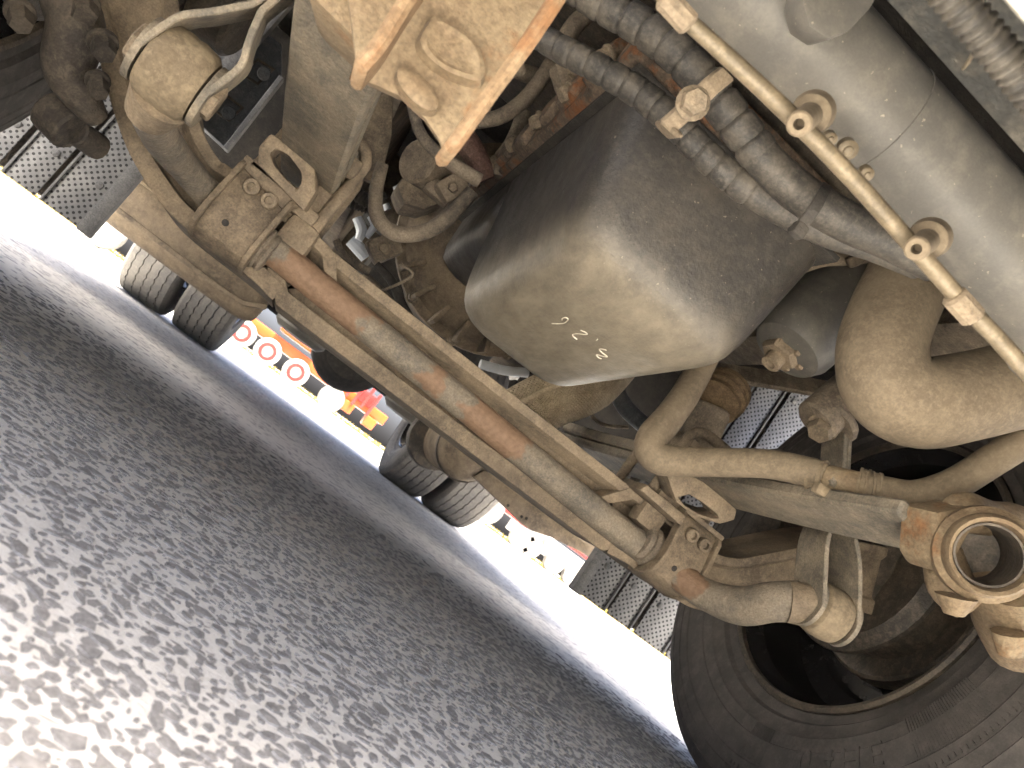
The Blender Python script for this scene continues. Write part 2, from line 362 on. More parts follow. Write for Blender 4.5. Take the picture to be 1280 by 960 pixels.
# ---- stabiliser bar in front of the beam
def bar_mat():
    m = mat('stabiliser_bar_steel', (.12, .105, .085), (.22, .18, .13), .55, 10, .7).copy(); m.name = 'stabiliser_bar_rust_patches'
    t = m.node_tree; N, L = t.nodes, t.links; b = N['Principled BSDF']; old = b.inputs['Base Color'].links[0].from_socket
    tc = N.new('ShaderNodeTexCoord'); sp = N.new('ShaderNodeSeparateXYZ'); L.new(tc.outputs['Object'], sp.inputs[0])
    n1 = N.new('ShaderNodeTexNoise'); n1.inputs['Scale'].default_value = 26; n1.inputs['Detail'].default_value = 8; L.new(tc.outputs['Object'], n1.inputs['Vector'])
    n2 = N.new('ShaderNodeTexNoise'); n2.inputs['Scale'].default_value = 150; n2.inputs['Detail'].default_value = 5; L.new(tc.outputs['Object'], n2.inputs['Vector'])
    tot = None
    for x0, x1 in bar_patches:
        s1 = N.new('ShaderNodeMath'); s1.operation = 'SUBTRACT'; L.new(sp.outputs[0], s1.inputs[0]); s1.inputs[1].default_value = (x0+x1)/2
        s2 = N.new('ShaderNodeMath'); s2.operation = 'ABSOLUTE'; L.new(s1.outputs[0], s2.inputs[0])
        s3 = N.new('ShaderNodeMath'); s3.operation = 'MULTIPLY_ADD'; L.new(n1.outputs['Fac'], s3.inputs[0]); s3.inputs[1].default_value = .13; L.new(s2.outputs[0], s3.inputs[2])
        s4 = N.new('ShaderNodeMapRange'); s4.inputs['From Min'].default_value = (x1-x0)/2+.068; s4.inputs['From Max'].default_value = (x1-x0)/2+.06; L.new(s3.outputs[0], s4.inputs['Value'])
        if tot is None: tot = s4.outputs[0]
        else:
            mx = N.new('ShaderNodeMath'); mx.operation = 'MAXIMUM'; L.new(tot, mx.inputs[0]); L.new(s4.outputs[0], mx.inputs[1]); tot = mx.outputs[0]
    rc = N.new('ShaderNodeMix'); rc.data_type = 'RGBA'; L.new(n2.outputs['Fac'], rc.inputs[0]); rc.inputs[6].default_value = (.12, .072, .042, 1); rc.inputs[7].default_value = (.28, .18, .115, 1)
    mm = N.new('ShaderNodeMix'); mm.data_type = 'RGBA'; L.new(tot, mm.inputs[0]); L.new(old, mm.inputs[6]); L.new(rc.outputs[2], mm.inputs[7]); L.new(mm.outputs[2], b.inputs['Base Color'])
    return m
bar_patches = [(A(352, 333, 1.11).x, A(462, 405, 1.11).x), (A(588, 520, 1.11).x, A(655, 580, 1.11).x), (A(540, 468, 1.11).x, A(550, 478, 1.11).x), (A(838, 715, 1.11).x, A(858, 730, 1.11).x)]
YB = 1.152
spec = [(186, 142, .88, 24), (206, 178, .98, 23), (232, 210, 1.07, 19.5), (262, 244, 1.13, 19), (305, 285, YB, 20), (350, 320, YB, 20), (450, 401, YB, 19.5), (560, 490, YB, 19), (680, 588, YB, 19), (760, 652, YB, 18.8), (814, 694, YB, 18.8), (845, 716, 1.13, 19), (880, 742, 1.09, 19.5), (925, 757, 1.04, 24), (968, 752, .99, 25), (1000, 752, .965, 26)]
part('stabiliser_bar', [sweep(pxpath(spec, 6), 20)], bar_mat(), T, 'round stabiliser bar with orange rust patches')
# ---- clamps holding the bar to the beam
for s, x0, x1 in ((-1, -.462, -.378), (1, .378, .460)):
    outl = [(1.155, .347), (1.130, .347), (1.120, .338), (1.115, .315), (1.109, .292), (1.106, .272), (1.108, .254), (1.116, .238), (1.13, .229), (1.15, .224), (1.172, .221)]
    inn = [(y+(.009 if 0 < k < 8 else .004), z-(.009 if k < 3 else 0)+(.007 if k > 6 else 0)) for k, (y, z) in enumerate(outl)]
    def prof_strip(xa, xb, grow):
        o = [V((xa, y-grow*(1 if 0 < k < 10 else .3), z)) for k, (y, z) in enumerate(outl)]; i_ = [V((xa, y, z)) for y, z in inn]
        return beveled(*loft([o+i_[::-1], [p+V((xb-xa, 0, 0)) for p in o+i_[::-1]]]), .0012, 1)
    cl = part('stabiliser_clamp', [prof_strip(x0, x1, 0), prof_strip(x0-.002, x0+.006, .011), prof_strip(x1-.006, x1+.002, .011), box(((x0+x1)/2, 1.14, .349), (x1-x0+.004, .05, .008), w=.002)], M_iron, T, 'bent steel clamp with two bolts around the bar')
    xm = (x0+x1)/2
    for dx in (-.016, .012): capbolt((xm+dx+.004, 1.117, .322), (0, -1, -.12), .0115, .012, cl)
    part('plug_hole', [cyl((xm-.008, 1.112, .262), (xm-.008, 1.1065, .261), .005, 10)], M_black, cl)
    bx = x0-.014 if s > 0 else x1+.012
    c0 = V((x0-.022, YB-.002, .268)) if s > 0 else V((x1, YB-.002, .268)); c1 = V((x0, YB-.002, .268)) if s > 0 else V((x1+.03, YB-.002, .268))
    part('rubber_bushing', [revolve([(.025, 0), (.029, .002), (.031, .009), (.029, .014), (.034, .018), (.034, .022)] if s > 0 else [(.033, 0), (.033, .004), (.029, .007), (.031, .012), (.029, .016), (.024, .018)], c0, c1-c0, 22)], M_rubber, T)
    part('clamp_block', [box((x0-.03 if s > 0 else x1+.028, 1.158, .312), (.05, .04, .05), w=.012)], M_iron, T)

# ---- stabiliser end bushes and their forked links
def bush(c, ax, r, L_):
    c = V(c); ax = V(ax).normalized(); h = L_/2
    return revolve([(r*.55, -h), (r*.8, -h), (r*.93, -h*.8), (r*.99, -h*.25), (r*.965, 0), (r*.99, h*.25), (r*.93, h*.8), (r*.8, h), (r*.55, h)], c, ax, 30)
def link(bc, ax, top, r, half, wid, pinch, parent, wtop, lab):
    bc, top, ax = V(bc), V(top), V(ax).normalized(); d = (top-bc); L_ = d.length; d.normalize(); W = ax.cross(d).normalized()
    lk = empty('stabiliser_link', parent, label=lab)
    part('bush', [bush(bc, ax, r, half*2-.012), cyl(bc-ax*(half+.012), bc+ax*(half+.012), .012, 14)], M_bush, lk)
    for s in (-1, 1):
        path = [(0, half), (.18*L_, half), (.30*L_, half*.93), (.42*L_, half*.6), (pinch*L_*.92, half*.2+.002), (pinch*L_*1.08, .0042), (L_, .0042)]
        cpts = cr([tuple(bc + d*a + ax*s*b) for a, b in path], 4); K = len(cpts); rings = []
        for i, p in enumerate(cpts):
            p = V(p); t = (V(cpts[min(i+1, K-1)])-V(cpts[max(i-1, 0)])).normalized(); nn = t.cross(W).normalized()*.0035
            hw = (wid + (wtop-wid)*i/(K-1))/2
            rings.append([p-W*hw-nn, p+W*hw-nn, p+W*hw+nn, p-W*hw+nn])
        p = bc + ax*s*half
        part('link_plate', [beveled(*loft(rings), .0012, 1), revolve([(wid/2, -.0035), (wid/2, .0035)], p, ax, 28)], M_spring, lk)
        bolt(p+ax*s*.003, ax*s, .021, .009, lk, washer=False)
    return lk
bl = A(221, 92, .83); br = A(1032, 765, .95)
link(bl, (1, .12, .05), A(385, -30, .80), .0415, .034, .068, .62, T, .06, 'forked stabiliser link with dusty round bush, nearer the orange bracket')
link(br, (1, -.12, .1), A(1048, 515, 1.0), .0405, .031, .074, .60, T, .052, 'forked stabiliser link with dusty round bush beside the big tyre')
tb = A(1046, 522, .985)
part('link_mount', [cyl(tb+V((-.03, -.005, -.03)), tb+V((.0, 0, .06)), .034, 18), revolve([(.042, 0), (.045, .006), (.042, .012)], tb+V((-.008, 0, -.012)), (.25, 0, 1), 20)], M_iron2, T)
bolt(tb+V((-.02, -.012, -.03)), (-.3, -.45, -.9), .019, .02, T)
# flattened ends of the bar running up to the bushes
p0, p1 = A(186, 142, .87), A(205, 118, .84)
part('bar_eye', [sweep([(p0.x, p0.y, p0.z, .024), ((p0.x+p1.x)/2, (p0.y+p1.y)/2, (p0.z+p1.z)/2, .028), (p1.x, p1.y, p1.z, .032)], 18)], M_iron, T)
p0, p1 = A(985, 752, .97), A(1016, 757, .955)
part('bar_eye', [sweep([(p0.x, p0.y, p0.z, .03), (p1.x, p1.y, p1.z, .032)], 18)], M_iron, T)

# ---- leaf springs
def leafspring(x, name, lab, yf):
    sp = empty(name, T, label=lab)
    def zb(y): return .388 + .03*((y-1.22)/.7)**2 * (1 if y < 1.22 else .5)
    for k, (y0, y1, off, th, wd) in enumerate(((yf, 1.95, 0, .02, .092), (.80, 1.75, .024, .022, .088))):
        path = [(x, y0+(y1-y0)*i/14, zb(y0+(y1-y0)*i/14)+.014+off*(1-min(1, abs((y0+(y1-y0)*i/14)-1.22)/.75)**2*.0)) for i in range(15)]
        if k == 1: path = [(a, b, c if abs(b-1.22) < .25 else c-(abs(b-1.22)-.25)*-.02) for a, b, c in path]
        part('leaf', [strap(path, (wd, 0, 0), th, .004)], M_spring, sp)
    part('spring_seat', [box((x, 1.225, .345), (.105, .17, .022), w=.006), box((x, 1.225, .44), (.11, .17, .03), w=.008)], M_iron, sp)
    for y in (1.16, 1.29):
        q = [(x-.055, y, .31), (x-.055, y, .44), (x-.05, y, .465), (x-.03, y, .478), (x+.03, y, .478), (x+.05, y, .465), (x+.055, y, .44), (x+.055, y, .31)]
        part('u_bolt', [sweep(cr([(*p, .0095) for p in q], 4), 12)], M_iron, sp)
    return sp
spl = leafspring(-.395, 'leaf_spring', 'flat leaf spring hanging beside the orange bracket', .52)
spr = leafspring(.385, 'leaf_spring', 'leaf spring running towards the rusty cast cup', .68)
# slotted bump pads in front of the spring seats
def padloop(outer, inner, y, ext, lab):
    return part('slotted_pad', [ringprism([A(*p, y) for p in outer], [A(*p, y) for p in inner], ext, .005)], M_iron, T, lab)
padloop([(338, 166), (362, 180), (394, 212), (395, 240), (380, 265), (352, 236), (322, 206), (323, 183)], [(345, 186), (360, 194), (376, 215), (377, 226), (372, 236), (356, 222), (342, 205), (338, 192)], 1.10, (0, .05, .01), 'slotted casting under the flat spring')
part('pad_arm', [prism([A(*p, 1.115) for p in ((300, 205), (325, 195), (375, 255), (352, 262))], (0, .04, 0), .004)], M_iron, T)
part('seat_plate', [prism([A(*p, 1.2) for p in ((385, 262), (405, 240), (430, 215), (436, 225), (428, 250), (410, 272), (392, 282))], (0, .03, 0), .005), prism([A(*p, 1.16) for p in ((380, 250), (398, 232), (424, 205), (432, 214), (424, 240), (404, 262), (388, 272))], (0, .03, 0), .005)], M_iron, T)
padloop([(832, 590), (858, 592), (886, 606), (921, 638), (918, 650), (900, 655), (868, 645), (846, 628)], [(848, 622), (862, 618), (878, 628), (896, 642), (899, 648), (890, 648), (872, 642), (856, 632)], 1.08, (0, .06, .01), 'slotted casting beside the steel panel')
part('pad_arm', [prism([A(*p, 1.10) for p in ((800, 612), (810, 606), (858, 645), (852, 658))], (0, .05, 0), .004)], M_iron, T)

# ---- rusty cast spring brackets
lb = empty('cast_bracket', T, label='orange rusty cast bracket close to the camera')
y0 = .47
back = [A(*p, y0) for p in ((430, -25), (446, 98), (500, 122), (530, 150), (549, 178), (556, 198), (640, 95), (708, -2), (716, -30))]
part('web', [prism(back, (0, .035, .012), .008)], M_rusty, lb)
fl = cr([(*A(*p), ) for p in ((702, -12, .43), (655, 60, .43), (600, 135, .43), (556, 196, .435))], 4)
M_rust2 = mat('orange_rust', (.13, .08, .042), (.19, .133, .078), .5, 18, .8, rust=(.165, .083, .036), rust_amt=.5)
part('flange', [strap(fl, (0, .035, -.004), .0085, .003)], M_rust2, lb)
fl = cr([(*A(*p), ) for p in ((530, -25, .44), (500, 20, .44), (470, 68, .44), (444, 98, .445))], 4)
part('flange', [strap(fl, (0, .035, .0), .009, .0035)], M_rust2, lb)
pc = A(565, 62, .462); rt = (A(600, 100, .462)-pc).normalized(); up = rt.cross(V((0, 1, 0)))
part('boss', [[*loft([[pc + (V((0, -1, 0))*h) + (rt*math.cos(a)*rx*s_*(1+.12*math.sin(a*3+1)) + up*math.sin(a)*ry*s_*(1+.15*math.sin(a*2))) for a in [2*PI*j/24 for j in range(24)]] for h, s_ in ((-.01, 1.3), (.0008, 1.15), (.0018, .95), (.0003, .75), (.0008, .01))])] for rx, ry in ((.019, .012),)], M_rusty, lb)
pc = A(522, 112, .462)
part('boss', [[*loft([[pc + (V((0, -1, 0))*h) + (rt*math.cos(a)*.014*s_ + up*math.sin(a)*.0065*s_) for a in [2*PI*j/20 for j in range(20)]] for h, s_ in ((-.01, 1.2), (.0006, 1.1), (.0018, .8), (.0018, .01))])]], M_rusty, lb)
part('top_block', [prism([A(*p, .50) for p in ((380, -15), (400, 8), (450, 55), (470, 70), (520, -20))], (0, .1, .02), .006)], M_rusty, lb)

rb = empty('cast_bracket', T, label='rusty cast bracket with an open round cup beside the tyre')
cc = A(1236, 694, .60); cax = (CAM-cc).normalized().lerp(V((0, -1, 0)), .25)
part('cup', [revolve([(.001, .12), (.0395, .118), (.0415, .0), (.040, -.012), (.0375, -.016), (.034, -.013), (.032, .0), (.031, .012), (.031, .10), (.001, .105)], cc, cax*-1, 36)], M_rusty, rb)
part('cup_dark_sleeve', [revolve([(.0315, .09), (.0315, -.002), (.0292, -.002), (.0285, .088), (.001, .09)], cc, cax*-1, 36)], M_dark, rb)  # dark sleeve added inside the cup to make its bottom dark
part('cup_flange', [annulus([(.041, .006), (.048, .012), (.049, .028), (.042, .034)], cc, cax*-1, 30)], M_rusty, rb)
part('foot', [sweep(cr([(*A(1268, 715, .64), .05), (*A(1272, 770, .66), .045), (*A(1282, 805, .67), .04)], 5), 18), sweep(cr([(*A(1262, 790, .62), .018), (*A(1262, 818, .62), .012)], 4), 10), sweep(cr([(*A(1195, 745, .62), .02), (*A(1192, 768, .62), .01)], 4), 10)], M_rusty, rb)
part('arm', [sweep(cr([(*A(1190, 645, .66), .016), (*A(1205, 640, .66), .022), (*A(1235, 648, .67), .02), (*A(1262, 655, .68), .024), (*A(1300, 675, .7), .03)], 5), 14), sweep(cr([(*A(1178, 690, .68), .02), (*A(1188, 730, .66), .024), (*A(1210, 755, .65), .02)], 5), 12)], M_rusty, rb)
part('rib', [prism([A(*p, .64) for p in ((1172, 640), (1215, 632), (1225, 645), (1200, 690), (1180, 720), (1168, 700))], (0, .05, 0), .006)], M_rusty, rb)

# ================================================================== ENGINE
def section(y0, y1, x0, x1, r, z, n=7): return [V((p[0], p[1], z)) for p in rrect((x0+x1)/2, (y0+y1)/2, (x1-x0)/2, (y1-y0)/2, r, n)]
def pan_z(p): return .428-.055*(p.y-.8)/.5 + .006*math.sin((p.x+.2)*5)
rings = []
# oil pan: deep rounded sump, bottom falling slightly to the rear
def pan_sec(k):       # k 0 (flange) .. 1 (bottom)
    tp = .15; zt = .625; zb = .418
    return tp, zt, zb
levels = [(0.0, 0), (.3, .006), (.55, .011), (.7, .015), (.79, .019), (.855, .025), (.91, .034), (.95, .046), (.98, .06), (.995, .074), (1.0, .088), (1.003, .11), (1.004, .14)]
for k, ins in levels:
    sec = section(.77+ins, 1.31-ins*1.1, -.150+ins, .165-ins, max(.012, .060-ins*.3), 0)
    ring = []
    for p in sec:
        zb = pan_z(p)
        ring.append(V((p.x+.034*min(k, 1)*max(0, min(1, (.12-p.x)/.27)), p.y, .625+(zb-.625)*min(k, 1.0) - (.003 if k > 1 else 0))))
    rings.append(ring)
def pan_mat():  # dust low on the pan, paled further to paint in light from below
    m = M_pan.copy(); m.name = 'oil_pan_dust_and_light_below'; t = m.node_tree; N, L = t.nodes, t.links; b = N['Principled BSDF']; old = b.inputs['Base Color'].links[0].from_socket
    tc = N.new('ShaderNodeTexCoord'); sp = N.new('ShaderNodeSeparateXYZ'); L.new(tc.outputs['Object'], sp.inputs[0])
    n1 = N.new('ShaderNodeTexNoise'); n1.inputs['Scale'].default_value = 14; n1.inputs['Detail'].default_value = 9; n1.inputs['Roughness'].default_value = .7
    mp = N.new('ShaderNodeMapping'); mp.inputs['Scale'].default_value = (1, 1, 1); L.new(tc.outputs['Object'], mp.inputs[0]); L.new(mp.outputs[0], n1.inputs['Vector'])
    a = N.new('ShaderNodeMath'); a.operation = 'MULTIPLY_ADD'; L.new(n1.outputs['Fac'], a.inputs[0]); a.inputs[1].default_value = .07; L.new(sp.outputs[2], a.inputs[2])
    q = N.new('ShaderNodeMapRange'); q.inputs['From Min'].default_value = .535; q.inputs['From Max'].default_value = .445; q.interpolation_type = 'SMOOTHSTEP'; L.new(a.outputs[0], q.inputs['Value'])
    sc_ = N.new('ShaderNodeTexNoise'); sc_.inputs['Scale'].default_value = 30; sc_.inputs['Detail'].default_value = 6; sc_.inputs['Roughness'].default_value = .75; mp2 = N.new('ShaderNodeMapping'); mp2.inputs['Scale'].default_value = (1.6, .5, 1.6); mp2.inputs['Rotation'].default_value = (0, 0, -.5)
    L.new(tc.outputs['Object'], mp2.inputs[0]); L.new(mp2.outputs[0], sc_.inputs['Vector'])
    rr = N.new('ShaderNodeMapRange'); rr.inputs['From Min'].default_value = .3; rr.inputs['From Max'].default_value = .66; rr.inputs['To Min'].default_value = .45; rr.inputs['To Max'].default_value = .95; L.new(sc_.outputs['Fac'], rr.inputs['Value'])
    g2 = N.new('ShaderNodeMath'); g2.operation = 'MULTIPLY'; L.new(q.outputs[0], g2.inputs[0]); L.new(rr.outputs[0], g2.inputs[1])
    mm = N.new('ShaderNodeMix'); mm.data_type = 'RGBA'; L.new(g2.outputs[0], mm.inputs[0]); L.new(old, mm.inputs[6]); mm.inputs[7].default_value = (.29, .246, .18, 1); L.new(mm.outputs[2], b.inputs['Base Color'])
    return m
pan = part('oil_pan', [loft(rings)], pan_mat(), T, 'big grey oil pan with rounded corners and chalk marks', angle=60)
part('pan_rear', [loft([section(1.22+i_, 1.66-i_, -.15+i_, .15-i_, .05, z_) for z_, i_ in ((.625, 0), (.56, .004), (.535, .012), (.522, .03), (.518, .06))])], M_pan, T, angle=60)
part('pan_gasket', [box((0, 1.215, .629), (.325, .9, .007), w=.001)], M_black, T)
rail = part('block_rail', [box((-.02, 1.22, .664), (.315, .9, .062), w=.008)] + [box((-.178, .86+.1*i, .66+.004*(i % 3)), (.03, .06, .05), w=.012) for i in range(8)], mat('oily_block_rust', (.045, .035, .028), (.15, .11, .075), .55, 22, .8, rust=(.16, .065, .025), rust_amt=.45, bump=.6, fine=90), T, 'rusty bolted rail along the top of the oil pan')
for i in range(7): bolt((-.186, .83+.12*i, .652), (-.55, 0, -1), .011, .016, rail)
part('engine_block', [box((.02, 1.22, .86), (.3, .86, .34), w=.02), box((-.2, 1.25, .95), (.2, .6, .2), w=.02)], M_dark, T)
# chalk digits on the pan bottom
def pan_point(px, py):
    d = ray(px, py); lo = None
    for i in range(4000):
        t = .6+i*.0003; p = CAM + d*t
        zb = pan_z(p)
        if p.z > zb-.004: return p-d*.0012
    return p
for pts in ([(690, 404.5), (703, 404.5), (708, 402), (710, 399), (707, 397), (703, 398), (702.5, 400)],
            [(726, 413), (731, 415), (734, 417.5), (731, 418), (722, 417), (716, 418), (717, 421), (721.5, 424.5)],
            [(758, 438), (753, 436.5), (749, 437), (753, 441), (759, 446), (752, 445), (745.5, 443.5), (748, 447), (751.5, 448.5)],
            [(745.5, 425.5), (747, 424)]):
    q = [(*pan_point(*p), .0008) for p in pts]
    part('chalk_mark', [sweep(cr(q, 4), 6)], M_chalk, pan)
pc = A(664, 452, 1.25)
part('drain_plug', [revolve([(.024, -.012), (.024, .004), (.020, .008), (.016, .008), (.014, .016), (.001, .017)], (.035, 1.245, .425), (-.25, .55, -.8), 24)], M_bush, pan)

# flywheel housing with a notched rim
fc = V((-.03, 1.72, .665))
part_fh = part('flywheel_housing', [revolve([(.05, -.10), (.14, -.085), (.205, -.04), (.225, .0), (.245, .01), (.245, .03), (.20, .05)], fc, (0, 1, 0), 48), box((fc.x, 1.66, .85), (.3, .14, .25), w=.03)], M_iron, T, 'round ribbed flywheel housing behind the oil pan')
for k in range(16):
    a = math.radians(150+k*16); d = V((math.cos(a), 0, math.sin(a)))
    part('housing_rib', [box(fc+d*.218+V((0, -.025, 0)), (.05, .07, .012), Matrix.Rotation(-a, 3, 'Y'), .004)], M_iron, part_fh)
    if k % 2 == 0: bolt(fc+d*.238+V((0, .008, 0)), (0, -1, 0), .011, .016, part_fh)
part('gearbox', [revolve([(.20, 0), (.215, .06), (.19, .1), (.185, .35), (.16, .4), (.15, .75), (.09, .8)], (-.0, 1.78, .67), (0, 1, 0), 28)], M_dark, T)
part('propeller_shaft', [cyl((0, 2.6, .62), (0, 4.55, .52), .05, 18)], M_iron2, T)

# exhaust in heat wrap, seam along it
def wrap_mat():
    m = M_wrap.copy(); m.name = 'woven_heat_wrap'; t = m.node_tree; N, L = t.nodes, t.links; b = N['Principled BSDF']
    tc = N.new('ShaderNodeTexCoord'); bp = N.new('ShaderNodeBump'); bp.inputs['Strength'].default_value = .8; bp.inputs['Distance'].default_value = .004
    hs = None
    for dirn in ('X', 'Z'):
        wv = N.new('ShaderNodeTexWave'); wv.bands_direction = dirn; wv.inputs['Scale'].default_value = 55; wv.inputs['Distortion'].default_value = .6; L.new(tc.outputs['Object'], wv.inputs['Vector'])
        if hs is None: hs = wv.outputs['Fac']
        else:
            ad = N.new('ShaderNodeMath'); ad.operation = 'MULTIPLY'; L.new(hs, ad.inputs[0]); L.new(wv.outputs['Fac'], ad.inputs[1]); hs = ad.outputs[0]
    L.new(hs, bp.inputs['Height']); L.new(bp.outputs[0], b.inputs['Normal']); return m
ex = pxpath([(610, 548, 1.62, 36), (645, 523, 1.62, 37), (690, 498, 1.62, 37), (735, 478, 1.64, 38), (770, 440, 1.66, 38)], 6)
exh = part('wrapped_exhaust', [sweep(ex, 26)], wrap_mat(), T, 'exhaust pipe in woven golden heat wrap')
sm = pxpath([(628, 519, 1.555, 4), (655, 502, 1.555, 4), (690, 484, 1.555, 4), (705, 476, 1.555, 4)], 5)
part('seam', [sweep(sm, 8)], M_wrap, exh)

# filter canister
f0, f1 = A(985, 436, .95), A(1092, 325, .97); fa = (f1-f0).normalized(); rf = S(f0, 54)
fil = part('filter_canister', [revolve([(rf*.5, -.012), (rf*.82, -.004), (rf*.97, .012), (rf, .03), (rf*1.02, .17), (rf*1.08, .175), (rf*1.08, .3)], f0, fa, 36)], M_pansmooth, T, 'grey filter canister with hexagonal cap')
part('hex_cap', [revolve([(.028, .006), (.028, -.014), (.025, -.018)], f0+V((-.004, 0, -.004)), fa, 6), revolve([(.014, -.016), (.014, -.034), (.008, -.034), (.008, -.02), (.001, -.02)], f0+V((-.004, 0, -.004)), fa, 12)] + [box(f0-fa*.006+(frame(fa)[0]*math.cos(a)+frame(fa)[1]*math.sin(a))*.027, (.008, .012, .02), w=.002) for a in [2*PI*k/6 for k in range(6)]], M_iron, fil)
part('filter_bracket', [sweep(cr([(*A(990, 338, .92), .01), (*A(1030, 322, .92), .013), (*A(1072, 320, .92), .016), (*A(1086, 326, .92), .012)], 5), 12), cyl(A(1066, 318, .90), A(1072, 330, .90), .012, 14)], M_iron, T)
part('filter_pipe', [sweep(pxpath([(960, 386, .98, 10), (990, 380, .97, 10.5), (1015, 366, .96, 11), (1036, 344, .95, 11), (1045, 325, .95, 11)], 6), 14)], M_hose, T)

# big charge air hose elbow
part('air_hose', [sweep(pxpath([(1175, 262, .80, 50), (1145, 330, .78, 51), (1115, 392, .755, 52), (1102, 440, .735, 54), (1112, 482, .72, 57), (1150, 503, .71, 58), (1210, 495, .70, 56), (1290, 476, .69, 55), (1380, 455, .68, 55)], 8), 32)], M_hose, T, 'thick smooth brown air hose bent like an elbow')
# coolant hose with clamps
part('coolant_hose', [sweep(pxpath([(885, 440, 1.06, 17), (860, 488, 1.04, 18), (838, 520, 1.02, 19), (815, 550, 1.0, 21), (820, 571, .985, 21), (850, 577, .97, 19), (900, 578, .93, 18.5), (960, 580, .88, 18.5), (1010, 590, .84, 19), (1030, 597, .825, 19)], 6), 20)], M_hose, T, 'brown coolant hose elbow running to the clamps')
pp = pxpath([(1026, 596, .83, 17), (1050, 601, .81, 17), (1075, 607, .79, 17), (1088, 611, .78, 17)], 5)
part('metal_fitting', [sweep(pp, 18)], M_rusty, T)
part('coolant_pipe', [sweep(pxpath([(1082, 609, .785, 19), (1110, 616, .77, 20), (1145, 620, .75, 20), (1190, 606, .73, 20), (1240, 576, .71, 20), (1300, 538, .69, 20), (1360, 500, .67, 20)], 6), 20)], M_hose, T, 'dusty coolant pipe leading out past the cup')
def ringclamp(px, py, y, q, rpx, wd, m, name, parent=T, lug=True):
    c = A(px, py, y); ax = (A(*q)-c).normalized(); r = S(c, rpx)
    o = part(name, [revolve([(r*.95, -wd), (r*1.06, -wd), (r*1.06, -wd*.55), (r, -wd*.4), (r, wd*.4), (r*1.06, wd*.55), (r*1.06, wd), (r*.95, wd)], c, ax, 28)], m, parent)
    return o, c, ax, r
o, c, ax, r = ringclamp(1022, 595, .833, (1050, 601, .81), 20.5, .009, M_bush, 'hose_clamp')
lp = A(1034, 617, .80); part('clamp_screw', [box(lp, (.04, .012, .014), Matrix.Rotation(-.15, 3, 'Y'), .003), cyl(lp+V((.012, -.004, 0)), lp+V((.026, -.004, .0)), .006, 10)], M_bush, o)
ringclamp(1078, 608, .79, (1110, 616, .77), 22, .006, M_bush, 'hose_clamp'); ringclamp(1092, 612, .78, (1115, 617, .77), 21.5, .006, M_hose, 'hose_clamp')

# front hoses: two corrugated lines crossing in front of the pan
c1 = pxpath([(640, 20, .74, 15), (690, 55, .70, 16), (745, 84, .67, 17), (800, 117, .65, 18), (845, 155, .63, 18), (880, 192, .62, 18), (925, 230, .61, 19), (985, 266, .60, 20), (1040, 290, .59, 21), (1090, 306, .585, 20), (1150, 330, .58, 20)], 8)
part('corrugated_hose', [sweep(corrugate(c1, .019, .0009, 0, .30, .0016, True), 20)], M_corr, T, 'thinner ribbed rubber hose just above the oil pan')
c2 = pxpath([(690, -40, .66, 20), (745, 0, .64, 21), (800, 32, .62, 22), (850, 70, .60, 23), (892, 118, .59, 23), (925, 160, .585, 23), (960, 205, .58, 24), (1005, 245, .575, 25), (1060, 278, .57, 25), (1110, 300, .565, 24), (1170, 330, .56, 24)], 8)
part('corrugated_hose', [sweep(corrugate(c2, .022, .0012, 0, .25, .0016, True), 22)], M_corr, T, 'thicker ribbed rubber hose beside the thin rod')
hc = A(868, 132, .55)
hb = part('hose_bracket', [strap([A(*p) for p in ((832, 160, .585), (848, 146, .578), (866, 130, .555), (888, 108, .548), (908, 92, .55))], (A(862, 152, .57)-A(845, 135, .57)), .008, .002)] + [strap([A(*p) for p in ((826, 150, .60), (838, 165, .592), (846, 172, .585))], (0, .03, .01), .006, .002)], M_iron, T)
bolt(A(866, 129, .55), (-.1, -1, -.3), .011, .01, hb)
part('cable_tie', [strap(cr([tuple(A(*p)) for p in ((990, 290, .575), (1003, 280, .556), (1017, 262, .543), (1030, 240, .548), (1034, 232, .57))], 4), (A(1022, 268, .55)-A(1010, 260, .55)), .003, .0008), box(A(998, 288, .557), (.012, .01, .012), w=.002)], M_black, T)

# front tube with its bosses, thin rod under it
ft0, ft1 = A(820, -110, .5), A(1420, 470, .5)
tcn = A(1068, 118, .5); zt = tcn.z; rt_ = S(tcn, 76); ft = empty('front_tube', T, label='fat grey dusty tube running across the front')
part('tube', [cyl((-.62, .5, zt), (.34, .5, zt), rt_, 44, .2)], M_pansmooth, ft)
part('tube_seam', [annulus([(rt_*.98, -.001), (rt_+.0008, -.0006), (rt_+.0008, .0006), (rt_*.98, .001)], (-.02, .5, zt), (1, 0, .1), 44)], M_pansmooth, ft)
part('tube_end', [box((.27, .5, zt+.002), (.11, rt_*2.1, rt_*2.1), w=.025)], M_pansmooth, ft)
for px, py in ((999, 155), (1146, 311)):
    c = A(px, py, .405); d = (c-A(px+24, py-20, .455)).normalized()
    part('boss', [revolve([(.0145, -.055), (.013, -.042), (.0085, -.038), (.0078, 0), (.0066, .0015), (.0034, .0015), (.003, -.01), (.001, -.01)], c, d, 24)], M_hose, ft)
for px, py, r in ((1038, 174, .0025), (1060, 188, .0038), (1084, 218, .0026)):
    c = A(px, py, .462); d = V((0, -.75, -.65)).normalized()
    part('rivet', [revolve([(r*1.9, -.008), (r*1.9, .0), (r*1.6, .001), (r, .0015), (r*.8, .003), (.001, .0035)], c, d, 18)], M_pipe, ft)
part('mount_plate', [prism([A(*p, .43) for p in ((1010, -20), (1004, 5), (1012, 34), (1036, 50), (1062, 40), (1090, 10), (1110, -25))], (0, .03, .01), .004)], M_pansmooth, ft)
